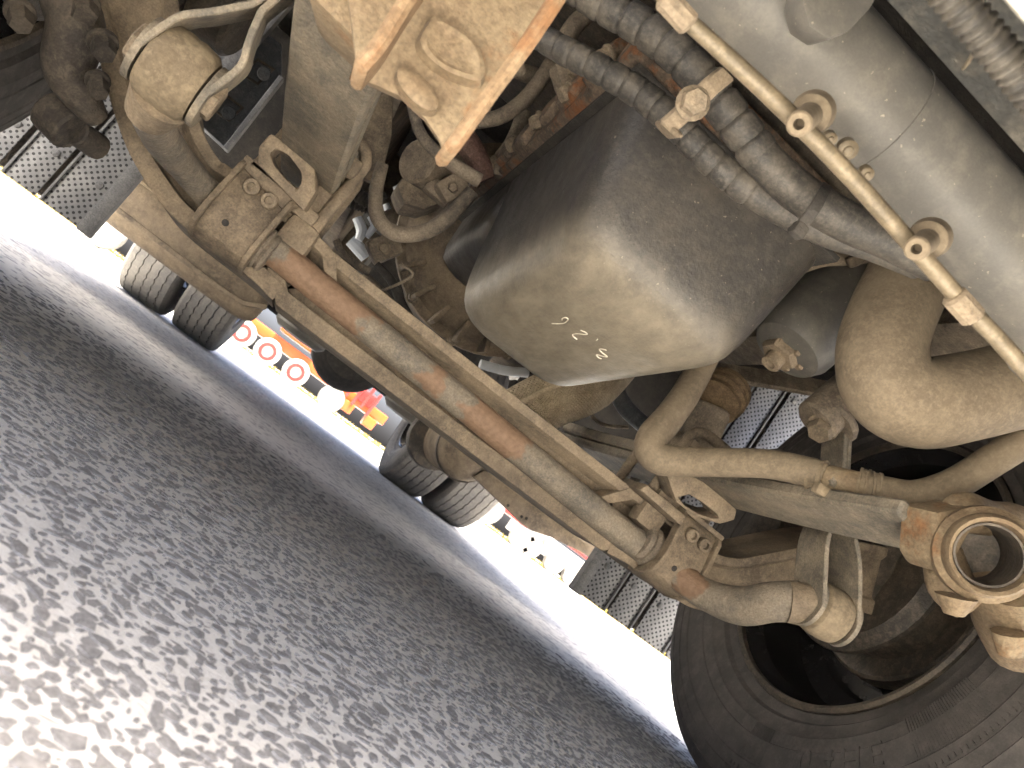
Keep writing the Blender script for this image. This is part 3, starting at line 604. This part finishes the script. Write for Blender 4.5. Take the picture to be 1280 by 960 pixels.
rd = pxpath([(790, -50, .42, 10), (845, 12, .42, 10.5), (950, 108, .42, 11.5), (1050, 207, .42, 11.5), (1150, 318, .42, 11), (1210, 385, .42, 11), (1262, 440, .42, 11), (1330, 520, .42, 11)], 4)
rod = part('thin_rod', [sweep(rd, 16)], M_pipe, T, 'thin straight metal rod below the grey front tube')
for px, py, k in ((846, 14, 1.25), (1204, 383, 1.25)):
    c = A(px, py, .42); c2_ = A(px+10, py+11, .42)
    part('rod_clip', [revolve([(S(c, 12)*k*.8, -.012), (S(c, 13)*k, -.01), (S(c, 13)*k, .01), (S(c, 12)*k*.8, .012)], c, c2_-c, 10)], M_iron, rod)

# channel beam, conduit behind the bumper
ez = A(1195, 97, .38).z
part('front_channel', [box((-.05, .29, ez+.003), (1.2, .18, .006), w=.001), box((-.05, .3765, ez+.03), (1.2, .006, .055), w=.002)], mat('black_channel', (.03, .03, .028), (.09, .08, .065), .45, 8, .6), T, 'dark channel beam above the grey tube')
part('channel_seam', [strap([A(*p) for p in ((1205, 85, .37), (1222, 60, .30))], (.002, 0, 0), .003, .0005)], M_pipe, T)
cdp = pxpath([(1110, -90, .27, 22), (1190, -5, .27, 22), (1260, 78, .27, 22), (1340, 175, .27, 22)], 6)
part('ribbed_conduit', [sweep(corrugate(cdp, .0045, .0009, 0, 9, .0008), 22)], M_corr, T, 'dark ribbed conduit along the bumper edge')

# lines and fittings in the dark beside the block
D = (
 ('pipe', [(478, 205, 1.35, 8), (470, 240, 1.35, 9), (472, 272, 1.34, 9.5), (495, 292, 1.33, 10), (530, 290, 1.32, 10), (560, 272, 1.3, 10), (590, 240, 1.3, 9)], M_rubber),
 ('hose', [(515, 130, 1.2, 7), (525, 165, 1.2, 7.5), (545, 190, 1.2, 8), (570, 208, 1.2, 9), (600, 226, 1.2, 9)], M_rubber),
 ('hose', [(596, 152, 1.15, 9), (625, 146, 1.15, 9.5), (652, 128, 1.15, 10), (672, 105, 1.15, 10), (690, 80, 1.15, 11)], M_rubber),
 ('hose', [(625, 222, 1.3, 10), (634, 195, 1.3, 11), (648, 165, 1.3, 11), (655, 140, 1.3, 10)], M_rubber),
 ('red_hose', [(560, 150, 1.32, 17), (585, 180, 1.3, 16), (600, 208, 1.3, 15), (608, 225, 1.3, 11)], mat('dull_red_rubber', (.09, .045, .035), (.15, .095, .075), .5, 20, .8)),
 ('hose', [(610, 60, 1.25, 10), (640, 85, 1.25, 11), (668, 95, 1.25, 11)], M_rubber),
 ('cable', [(500, 330, 1.45, 2.2), (515, 345, 1.45, 2), (470, 365, 1.5, 2), (440, 360, 1.5, 2)], M_iron2),
 ('hose', [(765, 470, 1.75, 10), (772, 492, 1.7, 10.5), (784, 512, 1.68, 11), (806, 532, 1.66, 11)], M_blue),
 ('cable', [(738, 505, 1.7, 2.5), (742, 522, 1.7, 2.5), (758, 532, 1.7, 2.5), (785, 534, 1.7, 2.5)], M_rubber),
)
for nm, sp_, m_ in D: part(nm, [sweep(pxpath(sp_, 6), 14)], m_, T)
for sp_, m_ in (([(470, 330, 1.5, 5), (490, 352, 1.5, 6), (505, 385, 1.5, 6), (530, 420, 1.5, 6), (575, 445, 1.5, 6)], M_black), ([(455, 345, 1.62, 7), (480, 372, 1.6, 8), (512, 410, 1.6, 8), (560, 452, 1.6, 8)], M_iron2), ([(420, 300, 1.55, 5), (432, 322, 1.55, 5), (462, 340, 1.55, 6)], M_rubber), ([(575, 110, 1.3, 6), (590, 130, 1.3, 7), (612, 140, 1.3, 7)], M_iron2), ([(655, 20, 1.0, 9), (640, 55, 1.02, 9), (650, 90, 1.05, 9)], M_rubber), ([(700, 60, .95, 12), (720, 30, .95, 12), (745, 10, .95, 12)], M_iron2), ([(600, 455, 1.75, 6), (630, 463, 1.75, 6), (660, 466, 1.75, 6)], M_silver)):
    part('line', [sweep(pxpath(sp_, 6), 12)], m_, T)
for px, py, y, sz in ((480, 310, 1.6, .05), (565, 235, 1.33, .04), (585, 120, 1.3, .05), (715, 95, 1.0, .04)):
    q = A(px, py, y); mt = part('mount_lug', [box(q, (sz, sz*.8, sz*1.3), Matrix.Rotation(random.uniform(-.6, .6), 3, 'Y'), .008)], M_iron2, T); bolt(q+V((0, -sz*.4, -.004)), (0, -1, -.2), sz*.22, .012, mt)
part('solenoid', [cyl(A(520, 200, 1.35), A(560, 225, 1.42), .04, 18), prism([A(*p, 1.4) for p in ((496, 232), (515, 205), (545, 192), (572, 222), (560, 250), (530, 262), (505, 255))], (0, .1, 0), .008), box(A(548, 240, 1.36), (.05, .03, .03), w=.005)], M_iron2, T)
part('hanging_plate', [prism([A(*p, 1.45) for p in ((458, 128), (478, 108), (492, 120), (490, 170), (474, 232), (440, 215), (456, 165))], (0, .02, 0), .003)], M_iron2, T)
for p in ([(428, 215, 1.6, 8), (440, 236, 1.6, 9), (462, 252, 1.6, 9), (478, 240, 1.6, 9)], [(400, 270, 1.7, 9), (430, 250, 1.7, 10), (470, 262, 1.7, 9)]):
    part('ribbed_cable_sleeve', [sweep(corrugate(pxpath(p, 6), .008, .0015, 0, 9, .0013), 12)], M_black, T)
for p in ([(446, 272, 2.2, 6), (452, 288, 2.2, 7), (448, 300, 2.2, 5)], [(462, 270, 2.2, 4), (468, 282, 2.2, 5), (458, 296, 2.2, 4)], [(438, 300, 2.25, 8), (450, 312, 2.25, 9), (458, 322, 2.25, 8)], [(495, 232, 2.3, 5), (500, 240, 2.3, 6)], [(482, 255, 2.3, 4), (485, 262, 2.3, 5)]):
    part('bright_connector', [sweep(pxpath(p, 4), 10)], M_silver, T)
part('bump_stop_strap', [strap([A(*p, 1.36) for p in ((880, 462), (960, 474), (1060, 492))], (0, .03, .04), .012, .003)], M_iron2, T)
b0, b1 = A(892, 505, 1.26), A(922, 474, 1.30); rb_ = S(b0, 32)
part('bump_stop', [revolve([(rb_*.7, 0), (rb_, .006), (rb_*1.02, .014), (rb_*.85, .018), (rb_*1.06, .024), (rb_*1.06, .034), (rb_*.85, .038), (rb_*1.02, .044), (rb_*1.0, .056), (rb_*.7, .064)], b0, b1-b0, 26)], mat('brown_ridged_rubber', (.11, .072, .038), (.2, .135, .075), .5, 18, .8), T, 'brown ridged rubber bump stop')
part('bump_stop_bracket', [cyl(A(868, 560, 1.28), A(892, 507, 1.27), .036, 20), cyl(A(846, 548, 1.27), A(875, 585, 1.24), .02, 14)], M_iron2, T)

# ================================================================== WHEELS
def tyre_prof(r, w, grooves=0):
    h = w/2; P = [(.292, -h*.78), (.300, -h*.84), (.318, -h*.87), (.325, -h*.93), (.345, -h*.955), (.352, -h*.985), (.375, -h*.995), (.377, -h*1.008), (.42, -h*1.0), (.423, -h*1.012), (.445, -h*.985), (.447, -h*.995), (.468, -h*.955), (.470, -h*.965), (r-.022, -h*.93), (r-.012, -h*.90), (r-.003, -h*.83)]
    T_ = []
    if grooves:
        for k in range(grooves):
            x = -h*.78+(2*h*.78)*(k+.5)/grooves
            T_ += [(r, x-.003), (r-.008, x-.002), (r-.008, x+.002), (r, x+.003)]
    else: T_ = [(r, -h*.7), (r, h*.7)]
    return P + T_ + [(a*1, -b) for a, b in P[::-1]]
def wheel(c, side, grooves, inner_detail, lab=None, r=.5, w=.30, m=M_tyre2, grp='wheel'):
    c = V(c); wh = empty(grp, T, label=lab)
    part('tyre', [annulus([(a if a < .46 else a-.5+r, b) for a, b in tyre_prof(.5, w, grooves)], c, (1, 0, 0), 96)], m, wh, angle=28)
    if grooves:
        me = wh.children[0].data
        for vt in me.vertices:
            dy, dz = vt.co.y-c.y, vt.co.z-c.z; rr_ = math.hypot(dy, dz)
            if rr_ > r-.012 and abs(vt.co.x-c.x) < w*.38: vt.co.x += .0035*(1 if round(math.atan2(dz, dy)/(2*PI)*96) % 2 else -1)
    s = side                                     # +1: inner side faces -x
    part('rim', [revolve([(.298, -s*w*.40), (.29, -s*w*.43), (.283, -s*w*.41), (.278, -s*w*.36), (.262, -s*w*.30), (.258, -s*w*.05), (.25, s*w*.05), (.21, s*w*.10), (.20, s*w*.16), (.001, s*w*.17)], c, (1, 0, 0), 72, cap=False)], M_rim, wh)
    if inner_detail:
        part('rim_lip', [annulus([(.296, -s*w*.405), (.298, -s*w*.435), (.292, -s*w*.45), (.285, -s*w*.44), (.282, -s*w*.41)], c, (1, 0, 0), 72)], M_dark, wh)
        part('brake_disc', [annulus([(.10, -s*.01), (.165, -s*.01), (.17, -s*.004), (.17, s*.03), (.10, s*.035)], c, (1, 0, 0), 48)], M_dark, wh)
        part('hub', [revolve([(.07, -s*.12), (.10, -s*.10), (.13, -s*.03), (.13, s*.03)], c, (1, 0, 0), 32)], M_dark, wh)
    return wh
wr = wheel((.945, 1.24, .497), 1, 0, True, 'big front tyre right of the axle with dark rim', m=M_tyre)
wl = wheel((-.995, 1.15, .497), -1, 0, True, 'shaded front tyre beyond the left end of the axle', m=M_tyre)
# faint raised letters on the inner sidewall
def lettering(txt, c, xin, rad, a_mid, size, parent):
    mb = MB(); step = size*.78/rad
    for i, ch in enumerate(txt):
        cu = bpy.data.curves.new('t', 'FONT'); cu.body = ch; cu.size = size; cu.extrude = .002; cu.align_x = 'CENTER'; cu.align_y = 'CENTER'
        o = bpy.data.objects.new('t', cu); COL.objects.link(o); dg = bpy.context.evaluated_depsgraph_get(); me = bpy.data.meshes.new_from_object(o.evaluated_get(dg))
        a = a_mid + (i-(len(txt)-1)/2)*step
        up = V((0, math.cos(a), math.sin(a))); right = V((0, math.sin(a), -math.cos(a)))       # tops point outwards, read from the inside
        base = V((xin, c.y, c.z)) + up*rad
        mb.add([base + right*p.co.x + up*p.co.y + V((-1, 0, 0))*p.co.z for p in me.vertices], [list(q.vertices) for q in me.polygons])
        bpy.data.objects.remove(o); bpy.data.curves.remove(cu)
    return mb.build('sidewall_lettering', M_tyre, parent)
lettering('EH40', V((.945, 1.24, .497)), .945-.1508, .388, math.radians(-123), .056, wr)
sm_ = MB()
for a0, a1, r0, r1, k in ((-160, -141, .352, .418, 26), (-100, -92, .352, .418, 12), (-172, -90, .434, .441, 60)):
    for i in range(k):
        a = math.radians(a0+(a1-a0)*i/k); u = V((0, math.cos(a), math.sin(a))); t_ = V((0, -math.sin(a), math.cos(a))); c_ = V((.945-.1500, 1.24, .497))
        sm_.add(*box(c_+u*(r0+r1)/2, (.0024, .0022, r1-r0), Matrix((V((1, 0, 0)), t_, u)).transposed(), 0))
sm_.build('sidewall_serration', M_tyre, wr, kind='stuff')
for s in (-1, 1):                            # knuckle, caliper and steering parts at each end of the beam
    cx = s*.80; kn = empty('steering_knuckle', T)
    part('knuckle_body', [box((cx, 1.23, .50), (.12, .13, .20), w=.03), cyl((cx, 1.23, .36), (cx-s*.01, 1.23, .64), .05, 20)], M_dark, kn)
    part('caliper', [box((s*.80, 1.46, .52), (.13, .12, .26), w=.035), cyl((s*.74, 1.45, .58), (s*.66, 1.44, .58), .06, 22)], M_dark, kn)
    part('backing_plate', [annulus([(.08, 0), (.15, 0), (.17, s*.02), (.17, s*.03), (.08, s*.03)], (s*.82, 1.24, .5), (1, 0, 0), 40)], M_dark, kn)
kl = empty('steering_arm', T)
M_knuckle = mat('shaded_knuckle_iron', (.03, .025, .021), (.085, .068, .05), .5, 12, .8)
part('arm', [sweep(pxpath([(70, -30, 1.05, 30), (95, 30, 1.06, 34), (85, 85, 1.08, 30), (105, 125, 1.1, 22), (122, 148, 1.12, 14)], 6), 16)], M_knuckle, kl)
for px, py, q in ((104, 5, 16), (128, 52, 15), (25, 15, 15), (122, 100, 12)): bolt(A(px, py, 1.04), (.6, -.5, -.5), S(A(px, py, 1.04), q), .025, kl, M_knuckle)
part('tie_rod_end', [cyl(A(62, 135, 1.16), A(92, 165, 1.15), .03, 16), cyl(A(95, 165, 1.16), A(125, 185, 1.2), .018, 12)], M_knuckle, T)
YR = YA+3.668
for x in (-1.085, -.745, .745, 1.085): wheel((x, YR, .5), 1 if x > 0 else -1, 5, False)
part('rear_axle', [cyl((-.62, YR, .5), (.62, YR, .5), .1, 24), revolve([(.05, -.26), (.17, -.22), (.24, -.1), (.25, 0), (.24, .1), (.17, .2)], (0.03, YR, .5), (0, 1, 0), 36)], M_black, T, 'black rear axle with round differential')
for x in (-.28, .42):
    part('air_spring', [revolve([(.06, .0), (.12, .005), (.148, .03), (.152, .06), (.152, .14), (.13, .15), (.135, .3)], (x, 4.2, .33), (0, 0, 1), 36)], M_pansmooth, T, 'grey round air spring far back %s' % ('left of the differential' if x < 0 else 'right of the differential'))
# tanks and guards seen between the axles
lt = part('silencer', [sweep(cr([(-1.12, 3.25, .335, .055), (-1.10, 3.25, .335, .085), (-.9, 3.25, .335, .088), (-.6, 3.25, .335, .088), (-.49, 3.25, .337, .084), (-.45, 3.25, .34, .06), (-.44, 3.25, .34, .02)], 5), 28, 1.4, 1)], M_iron, T, 'long dusty silencer lying across behind the clamp')
part('silencer_lip', [strap([(-1.12, 3.1, .27), (-.6, 3.1, .262), (-.5, 3.1, .27), (-.43, 3.1, .31)], (0, .03, 0), .02, .004)], M_iron, lt)
part('silencer_strip', [strap([(-1.12, 3.1, .4), (-.45, 3.1, .4)], (0, .03, .0), .012, .003)], M_bush, lt)
tc_ = A(586, 575, 2.9)
tk = part('air_tank', [revolve([(.002, -.10), (.06, -.085), (.10, -.05), (.118, 0), (.12, .06), (.12, .9)], tc_+V((0, .08, .03)), (0.05, 1, 0), 32)], M_iron, T, 'dusty dome ended air tank behind the axle')
part('tank_band', [annulus([(.1215, .02), (.126, .022), (.126, .05), (.1215, .052)], tc_+V((0, .08, .03)), (.05, 1, 0), 32)], M_dark, tk)
part('spare_drum', [revolve([(.05, 0), (.13, .01), (.135, .06), (.12, .12)], A(548, 552, 3.4), (0, 1, 0), 30)], M_dark, T)
part('side_rail', [prism([A(*p, 2.9) for p in ((592, 596), (606, 588), (700, 655), (748, 690), (742, 699), (690, 672), (664, 663), (655, 657))], (0, .04, 0), .004), prism([A(*p, 2.85) for p in ((610, 592), (640, 600), (752, 684), (748, 692))], (0, .05, .02), .004)], M_iron, T, 'dusty bracket rail above the bright gap')
for px, py in ((635, 632), (652, 646), (658, 648)): part('rail_hole', [cyl(A(px, py, 2.905), A(px, py, 2.895), .006, 10)], M_black, T)
# dark steel box with recessed bolts behind the left spring
bx = empty('recessed_steel_box', T, label='dark blue grey steel panel with recessed bolts')
def quad(pts, y): return [A(*p, y) for p in pts]
part('panel', [prism(quad(((244, 150), (332, 40), (352, 55), (352, 95), (283, 186)), 1.95), (0, .04, 0), .004)], M_blue, bx)
for q, b_ in ((((300, 92), (322, 72), (344, 86), (322, 106)), (330, 92)), (((262, 135), (284, 118), (305, 134), (286, 152)), (286, 141))):
    part('recess', [ringprism(quad(q, 1.945), quad([(p[0]*.8+sum(t_[0] for t_ in q)/4*.2, p[1]*.8+sum(t_[1] for t_ in q)/4*.2) for p in q], 1.945), (0, .01, 0), .001)], M_dark, bx)
    part('bolt', [cyl(A(*b_, 1.955), A(*b_, 1.925), .016, 16)], M_blue, bx)
part('edge_strip', [strap(quad(((282, 188), (352, 98)), 1.93), (0, .03, 0), .012, .002)], M_grey, bx)

# ================================================================== PERFORATED SIDE PANELS
def perf_mat():
    m = mat('panel_sheet', (.18, .18, .182), (.235, .23, .222), .5, 6, .45, metal=.3, bump=.05, grain=0.2).copy(); m.name = 'perforated_sheet'
    t = m.node_tree; N, L = t.nodes, t.links; b = N['Principled BSDF']; old = b.inputs['Base Color'].links[0].from_socket
    tc = N.new('ShaderNodeTexCoord'); sp = N.new('ShaderNodeSeparateXYZ'); L.new(tc.outputs['Object'], sp.inputs[0])
    def M(op, a, b_=None, c=None):
        x = N.new('ShaderNodeMath'); x.operation = op
        for i, q in enumerate((a, b_, c)):
            if q is None: continue
            if isinstance(q, (int, float)): x.inputs[i].default_value = q
            else: L.new(q, x.inputs[i])
        return x.outputs[0]
    pit = .0168
    def dots(oy, oz):
        fy = M('SUBTRACT', M('FRACT', M('ADD', M('DIVIDE', sp.outputs[0], pit), oy+100)), .5)
        fz = M('SUBTRACT', M('FRACT', M('ADD', M('DIVIDE', sp.outputs[2], pit), oz+100)), .5)
        return M('ADD', M('MULTIPLY', fy, fy), M('MULTIPLY', fz, fz))
    d = M('MINIMUM', dots(0, 0), dots(.5, .5))
    hole = M('LESS_THAN', d, .034)
    mx = N.new('ShaderNodeMix'); mx.data_type = 'RGBA'; L.new(hole, mx.inputs[0]); L.new(old, mx.inputs[6]); mx.inputs[7].default_value = (.035, .034, .034, 1); L.new(mx.outputs[2], b.inputs['Base Color'])
    return m
M_perf = perf_mat()
M_flapframe = mat('flap_frame_grey', (.12, .118, .116), (.17, .165, .155), .5, 8, .6)
for s, xs_, lab in ((-1, (-.765, -.871, -.961, -1.083, -1.2), 'perforated grey mudguard panels behind the left front wheel'), (1, (.690, .79, .885, 1.007, 1.13), 'perforated grey mudguard panels behind the right front wheel')):
    sp_ = empty('mudguard', T, label=lab); YF = 1.9
    for k, (a, b) in enumerate(zip(xs_, xs_[1:])):
        y = YF + .004*(k % 2); wd_ = abs(b-a)-.014
        part('perforated_panel', [box(((a+b)/2, y, .60), (wd_, .004, .92), w=.001)], M_perf, sp_)
        part('panel_edge', [box((b-s*.009, y-.004, .60), (.006, .008, .92), w=.001)], M_flapframe, sp_)
        for z in (.24, .62, .93): part('rivet', [revolve([(.009, 0), (.008, .004), (.001, .006)], (a+s*.03, y-.002, z), (0, -1, 0), 14)], M_flapframe, sp_)
    part('backing_sheet', [box(((xs_[0]+xs_[-1])/2, YF+.03, .60), (abs(xs_[-1]-xs_[0]), .008, .90), w=.001)], M_dark, sp_)
    part('flap_frame', [box((xs_[0]-s*.008, YF, .60), (.032, .03, .93), w=.004)], M_flapframe, sp_)
    part('flap_bracket', [box((xs_[0]-s*.15, YF+.05, .88), (.3, .03, .04), w=.004)], M_iron2, sp_)

# ================================================================== BACKGROUND
def bgwheel(c, r, w_, parent, ringm=None):
    wh = empty('wheel', parent)
    part('tyre', [annulus([(r*.55, -w_/2), (r*.95, -w_/2), (r, -w_*.35), (r, w_*.35), (r*.95, w_/2), (r*.55, w_/2)], c, (0, 1, 0), 28)], M_tyre2 if ringm is None else M_white, wh)
    part('rim', [revolve([(r*.54, -w_*.42), (r*.3, -w_*.3), (.01, -w_*.3)], c, (0, 1, 0), 24, cap=False)], M_white, wh)
    if ringm: part('ring', [annulus([(r*.42, -w_*.53), (r*.66, -w_*.55), (r*.66, -w_*.5), (r*.4, -w_*.5)], c, (0, 1, 0), 28)], ringm, wh)
def gx(px, py, y): p = A(px, py, y); return p.x
# loader with pale red ringed wheels, left of the differential
Y = 22
t1 = empty('loader', loc=(0, 0, 0), label='orange machine with pale red ringed wheels behind the truck', cat='machine')
xa, xb = A(298, 420, Y).x, A(470, 545, Y).x
for px, py in ((300, 420), (334, 440), (369, 466)):
    p = A(px, py, Y); bgwheel((p.x, Y, .37), .37, .3, t1, M_red)
part('chassis', [box(((xa+xb)/2, Y+.7, .75), (xb-xa, 1.0, .3), w=.05)], M_orange, t1)
p = A(362, 425, Y); part('hood', [box((p.x+.2, Y+.5, 1.35), (1.2, 1.0, .6), w=.12)], M_orange, t1)
p = A(430, 500, Y); part('cab', [box((p.x+.5, Y+.4, .95), (.5, .8, .4), w=.1)], M_red, t1)
part('ladder', [box((p.x-.3+.25*i, Y-.3, .9+.1*(i % 2)), (.09, .08, .7), w=.02) for i in range(5)], M_red, t1)
p = A(400, 515, Y); bgwheel((p.x, Y-.2, .36), .36, .3, t1)
for px, py in ((455, 535), (420, 525)): p = A(px, py, Y); part('tool_box', [box((p.x, Y, .45), (.35, .5, .3), w=.05)], M_orange, t1)
# red tractor and low trailer on the right
Y = 26
t2 = empty('red_tractor', label='small red tractor on dry grass, right of the rear tyres', cat='tractor')
p = A(612, 655, Y)
part('hood', [box((p.x+.5, Y, 1.05), (1.3, .7, .55), w=.1)], M_red, t2); part('seat', [box((p.x-.4, Y, 1.25), (.5, .6, .9), w=.1)], M_red, t2)
bgwheel((p.x-.6, Y-.5, .6), .6, .3, t2); bgwheel((p.x+1.0, Y-.5, .38), .38, .25, t2)
for k, (pxa, pya, pxb, pyb) in enumerate(((640, 662, 662, 682), (668, 680, 722, 722))):
    t3 = empty('low_trailer', label=('short' if k == 0 else 'long')+' pale trailer with red rail beyond the tractor', cat='trailer', group='trailers on the grass')
    x0, x1 = A(pxa, pya, 28).x, A(pxb, pyb, 28).x
    part('deck', [box(((x0+x1)/2, 28, .75), (x1-x0, 1.6, .7), w=.05)], M_white, t3); part('rail', [box(((x0+x1)/2, 27.1, 1.25), (x1-x0, .08, .1), w=.02)], M_red, t3)
    bgwheel(((x0*.7+x1*.3), 27.1, .4), .4, .3, t3); bgwheel(((x0*.3+x1*.7), 27.1, .4), .4, .3, t3)
# yellow vehicle at far left
Y = 16
t4 = empty('yellow_van', label='yellow and grey vehicle seen past the left step panel', cat='vehicle'); p = A(125, 300, Y)
part('body', [box((p.x, Y, .95), (1.3, 2.0, .8), w=.12)], M_yellow, t4); part('side_box', [box((p.x+1.3, Y, .75), (1.1, 2.0, .8), w=.08)], M_grey, t4)
bgwheel((p.x+.2, Y-1.0, .36), .36, .25, t4); bgwheel((p.x+1.6, Y-1.0, .36), .36, .25, t4)
# dry grass verge far behind
M_grass = mat('dry_grass', (.15, .11, .02), (.22, .17, .045), .5, 1.5, .9, bump=0)
g = MB()
for k in range(7000):
    x = random.uniform(-26, 34); y = random.uniform(29, 36); h = random.uniform(.05, .22); a = random.random()*PI; dx, dy = .05*math.cos(a), .09*math.sin(a)
    g.add([(x-dx, y-dy, 0), (x+dx, y+dy, 0), (x+random.uniform(-.1, .1), y, h)], [[0, 1, 2]])
gr = g.build('grass_verge', M_grass, kind='stuff', label='yellow dry grass strip along the yard edge'); gr['category'] = 'grass'
